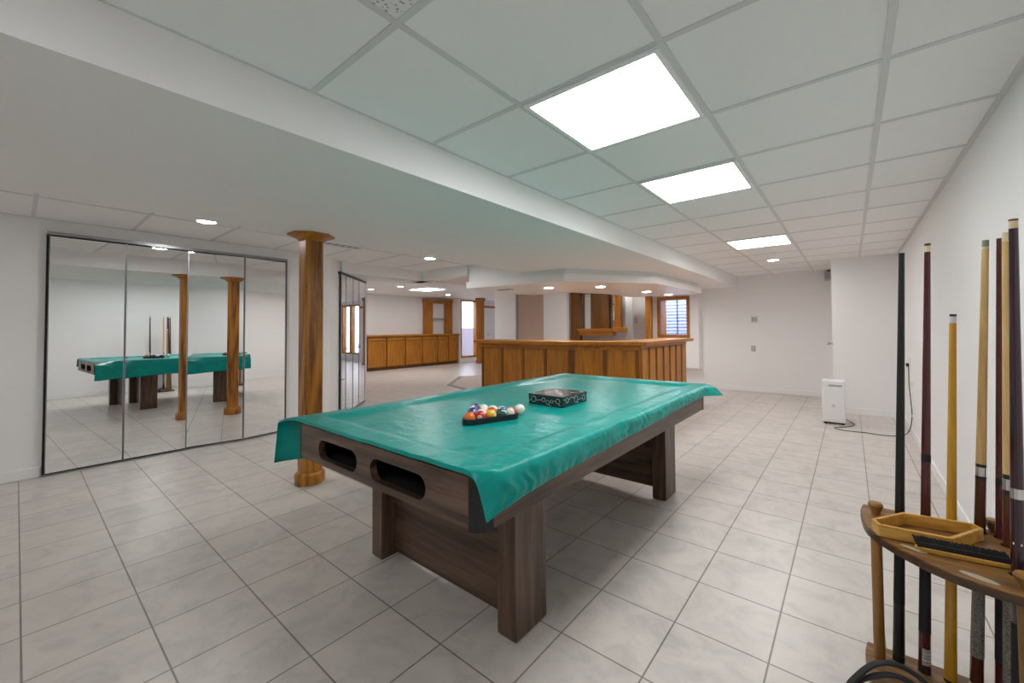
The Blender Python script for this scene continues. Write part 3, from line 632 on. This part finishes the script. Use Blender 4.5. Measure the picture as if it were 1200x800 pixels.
# table brush
bd = Vector((.142, 1.737)); be = Vector((.372, 1.768)); dr = (be - bd).normalized(); nr = Vector((-dr.y, dr.x))
BR = thing('table_brush', 'wooden table brush with black bristles lying in front of the diamond rack', 'brush', ((bd.x + be.x) / 2, (bd.y + be.y) / 2, ZSH + .001))
def bpt(t_, o_): p = bd + dr * t_ + nr * o_; return (p.x, p.y)
Lb = (be - bd).length - .022
back_poly = [bpt(0, .004), bpt(.012, -.010), bpt(.05, -.014), bpt(Lb - .05, -.014), bpt(Lb - .008, -.010), bpt(Lb, .004), bpt(Lb - .01, .012), bpt(.012, .012)]
part('wooden_back', MB().prism(back_poly, ZSH + .001, ZSH + .014), M_tray, BR, bevel=.003)
bm_ = MB(); random.seed(5)
for a in range(80):
    for bq in range(4):
        t_ = .008 + (Lb - .016) * a / 79 + random.uniform(-.001, .001); o_ = -.007 + .005 * bq
        p = bpt(t_, o_); q = bpt(t_ - .006 + random.uniform(-.003, .003), o_ + .012 + random.uniform(-.003, .003))
        bm_.cone((p[0], p[1], ZSH + .013), (q[0], q[1], ZSH + .036 + random.uniform(-.0015, .001)), .0024, .0015, 5)
bm_.prism([bpt(.012, -.008), bpt(Lb - .012, -.008), bpt(Lb - .016, .010), bpt(.010, .010)], ZSH + .013, ZSH + .027)
part('bristles', bm_, M_blackmat, BR)
# two rubber straps over the base
s1 = smooth_path([(-.028, 1.785, .010), (-.018, 1.796, .028), (.027, 1.839, .070), (.066, 1.863, .088), (.104, 1.880, .088), (.138, 1.887, .078), (.168, 1.878, .066), (.20, 1.84, .05), (.235, 1.78, .042)], 6)
s2 = smooth_path([(-.008, 1.815, .010), (.004, 1.822, .024), (.033, 1.828, .048), (.076, 1.846, .064), (.118, 1.858, .064), (.150, 1.850, .056), (.178, 1.815, .046), (.20, 1.76, .042)], 6)
for s_, lb_ in ((s1, 'upper black curved rubber strap drooping over the front of the cue rack base'), (s2, 'lower black curved rubber strap in front of the cue rack base')):
    solo('rubber_strap', MB().tube(s_, .0118, 8, .5), M_blackmat, lb_, 'strap', tuple(s_[0]), 'black straps by the cue rack base')

# ------------------------------------------------------------------ dehumidifier, cord, wall plates
dx0, dx1, dy0, dy1 = -.300, -.062, 6.44, 6.70
DH = thing('dehumidifier', 'white upright dehumidifier on the floor by the back corner', 'dehumidifier', ((dx0 + dx1) / 2, 6.57, 0))
part('casing', MB().box(dx0, dx1, dy0, dy1, .022, .548), M_white, DH, bevel=.014, seg=3)
part('front_panel', MB().box(dx0 + .018, dx1 - .018, dy0 - .006, dy0 + .002, .05, .455), M_white, DH, bevel=.004)
part('display', MB().box(dx0 + .07, dx1 - .03, dy0 - .003, dy0 + .002, .478, .498), M_grey, DH, bevel=.001)
part('badge', MB().lathe(((dx0 + dx1) / 2, dy0 - .006, .235), [(.022, 0), (.020, .003)], 20, 'y'), M_offw, DH)
part('base', MB().box(dx0 + .012, dx1 - .012, dy0 + .012, dy1 - .012, .012, .024), M_blackmat, DH)
for a in (dx0 + .03, dx1 - .03):
    for b_q in (dy0 + .035, dy1 - .035): part('caster', MB().lathe((a, b_q, .0), [(.010, 0), (.012, .006), (.012, .013)], 10), M_blackmat, DH)
M_cord = mat('brown black cord', (.035, .028, .025), .5)
cp = smooth_path([(-.09, 6.705, .05), (-.03, 6.70, .012), (.02, 6.55, .006), (-.05, 6.36, .006), (-.17, 6.22, .006), (-.12, 6.13, .006), (.0, 6.11, .006), (.12, 6.13, .006), (.23, 6.10, .006), (.36, 6.13, .006), (.455, 6.25, .006), (.508, 6.36, .05), (.520, 6.22, .22), (.522, 6.33, .40), (.520, 6.42, .56), (.522, 6.44, .70), (.520, 6.447, .775)], 6)
pc = thing('power_cord', 'dark power cord snaking from the dehumidifier to the right wall outlet', 'cord', tuple(cp[0]))
part('cable', MB().tube(cp, .0045, 7), M_cord, pc)
part('plug', MB().box(.500, .526, 6.432, 6.462, .765, .805), M_black, pc, bevel=.004)
def wallplate(name, lab, x0, x1, y0, y1, z0, z1, m=M_white, kind='outlet'):
    o = thing(name, lab, 'outlet' if kind == 'outlet' else 'switch', ((x0 + x1) / 2, (y0 + y1) / 2, (z0 + z1) / 2))
    part('cover_plate', MB().box(x0, x1, y0, y1, z0, z1), m, o, bevel=.0018)
    return o
o = wallplate('wall_outlet', 'white wall outlet on the right wall holding the black plug', XR - .006, XR, 6.412, 6.484, .75, .866)
part('socket', MB().box(XR - .008, XR - .005, 6.432, 6.464, .818, .848), M_offw, o)
o = wallplate('wall_outlet', 'lower white cable plate on the right wall below the plugged outlet', XR - .006, XR, 6.21, 6.32, .555, .615)
part('socket', MB().box(XR - .008, XR - .005, 6.24, 6.29, .575, .597), M_offw, o)
o = wallplate('wall_switch', 'wide grey switch plate high on the back wall', -1.489, -1.375, YB - .008, YB, 1.316, 1.436, M_offw, 'switch')
for k_ in range(2): part('rocker', MB().box(-1.470 + .046 * k_, -1.440 + .046 * k_, YB - .012, YB - .007, 1.345, 1.41), M_grey, o, bevel=.001)
o = wallplate('wall_outlet', 'grey outlet low on the back wall under the wide switch plate', -1.492, -1.421, YB - .008, YB, .768, .873, M_grey)
for k_ in range(2): part('socket', MB().box(-1.475, -1.438, YB - .010, YB - .007, .785 + .04 * k_, .812 + .04 * k_), M_offw, o)
o = wallplate('wall_switch', 'small white switch plate on the bar wall left of the window', -3.86, -3.79, YB - .008, YB, 1.34, 1.46, M_offw, 'switch')
part('rocker', MB().box(-3.84, -3.81, YB - .012, YB - .007, 1.37, 1.43), M_white, o)
o = thing('wall_speaker', 'small grey box mounted high in the back corner under the ceiling', 'speaker', (-.27, 8.72, 2.11))
part('housing', MB().box(-.335, -.205, 8.64, 8.78, 2.035, 2.175), M_offw, o, bevel=.008)
part('bracket', MB().box(-.29, -.23, 8.70, YB, 2.175, 2.20), M_black, o)
part('grille', MB().box(-.32, -.22, 8.636, 8.642, 2.05, 2.16), M_grey, o)
o = thing('door_knob', 'small silver door knob at the edge of the white corner wall', 'door knob', (XP, 7.45, .985))
part('rosette', MB().lathe((XP, 7.45, .985), [(.026, 0), (.026, -.006)], 18, 'x'), M_chrome, o)
part('grip', MB().lathe((XP, 7.45, .985), [(.009, -.006), (.010, -.030), (.024, -.042), (.026, -.055), (.016, -.064)], 18, 'x'), M_chrome, o)
o = thing('ceiling_vent', 'long dark slot vent in the left ceiling beside the post', 'vent', (-4.56, 2.32, HC))
part('vent_frame', MB().ring([(-4.66, 2.06), (-4.50, 2.06), (-4.50, 2.58), (-4.66, 2.58)], [(-4.645, 2.075), (-4.515, 2.075), (-4.515, 2.565), (-4.645, 2.565)], HC - .010, HC), M_white, o)
sl = MB()
for k_ in range(6): sl.box(-4.645, -4.515, 2.09 + .08 * k_, 2.13 + .08 * k_, HC - .008, HC - .003)
part('louvre', sl, M_grey, o, smooth=False)
o = solo('bulkhead_vent', MB().box(-4.35, -4.09, 4.72, 4.83, 1.840, 1.848), M_grey, 'small dark vent under the left part of the bar bulkhead', 'vent', (-4.22, 4.78, 1.844))

# ------------------------------------------------------------------ bar
BAR = thing('bar_counter', 'oak panelled bar counter with angled front behind the pool table', 'bar', (-3.2, 5.3, 0))
fr = [(-4.84, 4.87), (-3.09, 4.87), (-2.23, 5.25), (-2.23, 7.20)]
inn = [(-2.55, 7.20), (-2.55, 5.46), (-3.16, 5.19), (-4.84, 5.19)]
part('carcass', MB().prism(fr + inn, 0, 1.0), M_oak_z, BAR, smooth=False)
part('countertop', MB().prism([(-4.93, 4.75), (-3.02, 4.75), (-2.11, 5.20), (-2.11, 7.26), (-2.66, 7.26), (-2.66, 5.53), (-3.18, 5.28), (-4.93, 5.28)], 1.0, 1.05), M_oak_x, BAR, bevel=.012, seg=3)
def bays(p0, p1, cuts, mpan, sw=.045):
    L_ = (Vector(p1) - Vector(p0)).length
    part('rail', MB().obox(p0, p1, 0, L_, 0, .016, .93, 1.0), M_oak_x, BAR, bevel=.002)
    part('rail', MB().obox(p0, p1, 0, L_, 0, .016, 0, .12), M_oak_x, BAR, bevel=.002)
    for i, c in enumerate(cuts):
        a = max(0, c - sw / 2); b_q = min(L_, c + sw / 2); part('stile', MB().obox(p0, p1, a, b_q, 0, .015, .12, .93), M_oakd, BAR, bevel=.002)
        if i + 1 < len(cuts): part('panel', MB().obox(p0, p1, c + sw / 2 + .004, cuts[i + 1] - sw / 2 - .004, 0, .006, .125, .925), mpan, BAR, bevel=.003)
bays(fr[0], fr[1], [.0225, .46, .885, 1.31, 1.7275], M_oak_z)
bays(fr[1], fr[2], [.03, .48, .91], M_oak_z)
L_ = 1.95
part('rail', MB().obox(fr[2], fr[3], 0, L_, 0, .012, .95, 1.0), M_oak_y, BAR, bevel=.002)
for k_ in range(7): part('board', MB().obox(fr[2], fr[3], .01 + k_ * .279, .01 + k_ * .279 + .20, 0, .028, .0, .95), M_oak_z, BAR, bevel=.004)

# back shelf of the bar
HT = thing('back_bar_shelf', 'dark oak open shelf unit standing behind the bar, left of the window', 'shelf unit', (-4.5, 8.0, 0))
y0 = 8.1
part('stile', MB().box(-5.125, -4.885, y0, y0 + .12, .80, 2.11), M_oakd, HT, bevel=.006)
part('top_rail', MB().box(-4.885, -4.36, y0, y0 + .10, 2.03, 2.11), M_oakd, HT, bevel=.004)
part('side_board', MB().box(-4.604, -4.36, y0 + .005, y0 + .10, 1.22, 2.03), M_oakd, HT, bevel=.004)
part('mirror_back', MB().box(-4.885, -4.03, y0 + .125, y0 + .133, 1.22, 2.08), M_mirror, HT, smooth=False)
part('side_board', MB().box(-4.355, -4.175, y0 - .02, y0 + .10, 1.21, 2.05), M_oakd, HT, bevel=.004)
part('crown', MB().prism([(-4.40, y0 - .05), (-4.10, y0 - .05), (-4.14, y0 + .14), (-4.40, y0 + .14)], 2.05, 2.12), M_oakd, HT, bevel=.012)
part('ledge', MB().box(-4.90, -4.03, y0 - .10, y0 + .20, 1.165, 1.22), M_oak_x, HT, bevel=.008)
part('lower_rail', MB().box(-4.885, -4.03, y0 - .04, y0 + .10, 1.065, 1.165), M_oak_x, HT, bevel=.006)
pm = MB().box(-4.02, -3.865, y0, y0 + .10, 1.24, 2.0)
part('post_back', pm, M_oakd, HT, bevel=.003)
for k_ in range(3): part('reed', MB().lathe((-3.993 + .05 * k_, y0 - .004, 0), [(.018, 1.40), (.018, 1.94)], 12), M_oak_z, HT)
part('plinth', MB().box(-4.03, -3.855, y0 - .025, y0, 1.24, 1.40), M_oak_z, HT, bevel=.004)
part('capital', MB().box(-4.05, -3.80, y0 - .05, y0 + .13, 1.96, 2.09), M_oak_x, HT, bevel=.016)
part('ledge', MB().box(-4.02, -3.74, y0 - .08, y0 + .16, 1.145, 1.24), M_oak_x, HT, bevel=.012)
part('grey_panel', MB().box(-3.80, -3.63, y0 + .10, y0 + .115, .80, 2.04), M_grey, HT, 'plain grey panel', smooth=False)
part('base_cabinet', MB().box(-5.125, -3.66, y0 - .12, y0 + .55, 0, .80), M_oak_z, HT, bevel=.004)
# folding door
AD = thing('folding_door', 'tan vertically pleated folding door in the wall behind the bar', 'door', (-6.27, 8.04, 0))
pl = MB(); n = 12; xa, xb = -6.688, -5.848
for k_ in range(n):
    a = xa + (xb - xa) * k_ / n; b_q = xa + (xb - xa) * (k_ + 1) / n; m_ = (a + b_q) / 2
    pl.prism([(a, 8.06), (a, 8.045), (m_, 8.005), (b_q, 8.045), (b_q, 8.06)], .01, 2.10)
part('pleats', pl, M_tan, AD, smooth=False)
part('jamb', MB().box(xa - .05, xa - .002, 8.004, 8.10, 0, 2.10), M_grey, AD)
part('track', MB().box(xa, xb, 8.01, 8.08, 2.102, 2.126), M_trim, AD)
# dark post beside the window
solo('window_post', MB().box(-3.43, -3.31, 8.38, 8.50, 0, 1.95), M_oak_z, 'slim dark oak post just left of the bar window', 'post', (-3.37, 8.44, 0), bevel=.006)

# bar window, with a corrugated well outside
def window(name, axis, a_in, a_out, u0, u1, z0, z1, fw, bars, mfr, sill=True):
    B_ = lambda ua, ub, aa, ab, za, zb: (MB().box(ua, ub, min(aa, ab), max(aa, ab), za, zb) if axis == 'y' else MB().box(min(aa, ab), max(aa, ab), ua, ub, za, zb))
    s_ = 1 if a_out > a_in else -1
    o = bpy.data.objects.new(name, None); C.objects.link(o); o['kind'] = 'structure'; ORG[o.name] = ((u0 + u1) / 2, a_in, z0) if axis == 'y' else (a_in, (u0 + u1) / 2, z0); o.location = ORG[o.name]
    for ua, ub, za, zb in ((u0 - fw, u0, z0 - fw, z1 + fw), (u1, u1 + fw, z0 - fw, z1 + fw), (u0, u1, z1, z1 + fw), (u0, u1, z0 - fw, z0)):
        part('window_frame', B_(ua, ub, a_in - s_ * .02, a_in - s_ * .0005, za, zb), mfr, o, bevel=.004)
    for ua, ub, za, zb in ((u0, u0 + .012, z0, z1), (u1 - .012, u1, z0, z1), (u0 + .012, u1 - .012, z1 - .012, z1), (u0 + .012, u1 - .012, z0, z0 + .012)):
        part('window_jamb', B_(ua, ub, a_in, a_out, za, zb), mfr, o, smooth=False)
    am = a_in + (a_out - a_in) * .6
    part('pane', B_(u0 + .012, u1 - .012, am - .002, am + .002, z0 + .012, z1 - .012), M_glass, o, smooth=False)
    for uc in bars: part('mullion', B_(uc - .012, uc + .012, am - .02, am - .004, z0 + .012, z1 - .012), M_metal if mfr is M_oak_x else mfr, o, smooth=False)
    return o
window('window_1', 'y', 8.60, 8.95, WIN[0], WIN[1], WIN[2], WIN[3], .055, [-2.885], M_oak_x)
wl = MB(); vv = []; n = 120
for k_ in range(n + 1):
    z_ = .3 + 1.62 * k_ / n; y_ = 9.75 + .018 * math.sin(z_ * 2 * math.pi / .075)
    vv += [(-4.6, y_, z_), (-1.3, y_, z_)]
wl.add(vv, [(2 * k_, 2 * k_ + 1, 2 * k_ + 3, 2 * k_ + 2) for k_ in range(n)]); wl.box(-4.6, -1.3, 9.775, 9.80, .3, 1.92).box(-4.62, -4.6, 8.95, 9.8, .3, 1.92).box(-1.3, -1.28, 8.95, 9.8, .3, 1.92).box(-4.6, -1.3, 8.95, 9.8, .28, .3)
struct('trim_12', wl, M_well)

# ------------------------------------------------------------------ far room: base cabinets, worktop, shelf unit, windows, door, post
ye = [6.36, 6.986, 7.65, 8.304, 8.932, 9.412, 9.86]
where = ['leftmost oak base cabinet of the far row, beside the white corner', 'second oak base cabinet of the far row from the left', 'third oak base cabinet of the far row from the left', 'fourth oak base cabinet of the far row, under the shelf unit', 'narrow fifth oak base cabinet of the far row', 'rightmost oak base cabinet of the far row, beside the far window']
for i in range(6):
    a, b_q = ye[i] + .002, ye[i + 1] - .002
    cb_ = thing('base_cabinet', where[i], 'cabinet', (-11.25, (a + b_q) / 2, 0), 'oak base cabinets in the far room')
    part('carcass', MB().box(-11.54, -11.02, a, b_q, .08, 1.005), M_oakd, cb_, smooth=False)
    part('toe_kick', MB().box(-11.54, -11.06, a, b_q, 0, .08), M_oakd, cb_, smooth=False)
    part('drawer_front', MB().box(-11.02, -11.0, a + .02, b_q - .02, .89, .985), M_oak_y, cb_, bevel=.004)
    d_q = part('door', MB().box(-11.02, -11.004, a + .02, b_q - .02, .105, .87), M_oak_z, cb_, bevel=.003)
    fm = MB().box(-11.004, -10.992, a + .02, a + .085, .105, .87).box(-11.004, -10.992, b_q - .085, b_q - .02, .105, .87).box(-11.004, -10.992, a + .085, b_q - .085, .105, .17).box(-11.004, -10.992, a + .085, b_q - .085, .805, .87)
    part('door_frame', fm, M_oak_z, d_q, bevel=.002)
solo('worktop', MB().box(-11.545, -10.95, 6.34, 9.90, 1.006, 1.06), M_oak_y, 'long oak worktop running over the far base cabinets', 'worktop', (-11.25, 8.1, 1.006), bevel=.008)
WS = thing('wall_shelf', 'oak shelf unit with open middle standing on the far worktop', 'shelf unit', (-11.4, 9.37, 1.061))
for a, b_q in ((8.73, 9.04), (9.66, 10.0 - .08)): part('side_column', MB().box(-11.545, -11.38, a, b_q, 1.061, 2.14), M_oak_z, WS, bevel=.004)
part('top_board', MB().box(-11.545, -11.36, 8.70, 9.925, 2.14, 2.25), M_oak_y, WS, bevel=.008)
part('shelf', MB().box(-11.545, -11.40, 9.04, 9.66, 1.585, 1.615), M_grey, WS, 'grey shelf board', smooth=False)
window('window_2', 'x', XF, XF - .15, FW1[0], FW1[1], FW1[2], FW1[3], .045, [], M_oak_z)
window('window_3', 'x', XF, XF - .15, FW2[0], FW2[1], FW2[2], FW2[3], .05, [], M_oak_z)
window('window_4', 'x', XF, XF - .15, FW3[0], FW3[1], FW3[2], FW3[3], .05, [], M_oak_z)
struct('trim_13', MB().box(-12.6, -12.45, 9.0, 14.5, -.2, 1.27), M_fence, smooth=False)
fp = thing('wooden_post', 'orange oak post in the far room beside the white door', 'post', (-10.38, 10.36, 0))
part('shaft', MB().box(-10.48, -10.28, 10.26, 10.46, .10, 2.23), M_oak_z, fp, bevel=.008)
part('base_block', MB().box(-10.50, -10.26, 10.24, 10.48, 0, .10), M_oak_z, fp, bevel=.008)
part('cap', MB().box(-10.51, -10.25, 10.23, 10.49, 2.23, 2.33), M_oak_x, fp, bevel=.012)
dr_ = bpy.data.objects.new('door_1', None); C.objects.link(dr_); dr_['kind'] = 'structure'; dr_.location = (XF, 11.5, 0); ORG[dr_.name] = (XF, 11.5, 0)
part('door_panel', MB().box(XF, XF + .03, FD[0], FD[1], .01, 2.03), M_trim, dr_, bevel=.003)
part('door_casing', MB().box(XF, XF + .035, FD[0] - .06, FD[1] + .06, 2.035, 2.11), M_oak_y, dr_, bevel=.003)
for a in (FD[0] - .06, FD[1] + .005): part('door_casing', MB().box(XF, XF + .035, a, a + .055, 0, 2.035), M_trim, dr_, bevel=.003)
part('door_handle', MB().lathe((XF + .03, 11.33, 1.30 - .28), [(.024, 0), (.010, .012), (.024, .035), (.026, .05), (.012, .06)], 14, 'x'), M_chrome, dr_)
# mat on the far floor
RG = thing('floor_mat', 'pinkish beige mat with grey border on the far floor, left of the bar', 'mat', (-6.5, 7.0, 0))
rp = [(-6.95, 5.90), (-7.92, 7.12), (-7.55, 7.75), (-6.3, 7.75), (-5.3, 7.2), (-5.3, 6.0), (-6.0, 5.6)]
part('border', MB().ring(rp, shrink(rp, .11), .001, .008), M_rugb, RG, smooth=False)
part('field', MB().prism(shrink(rp, .11), .001, .007), M_rugc, RG, smooth=False)
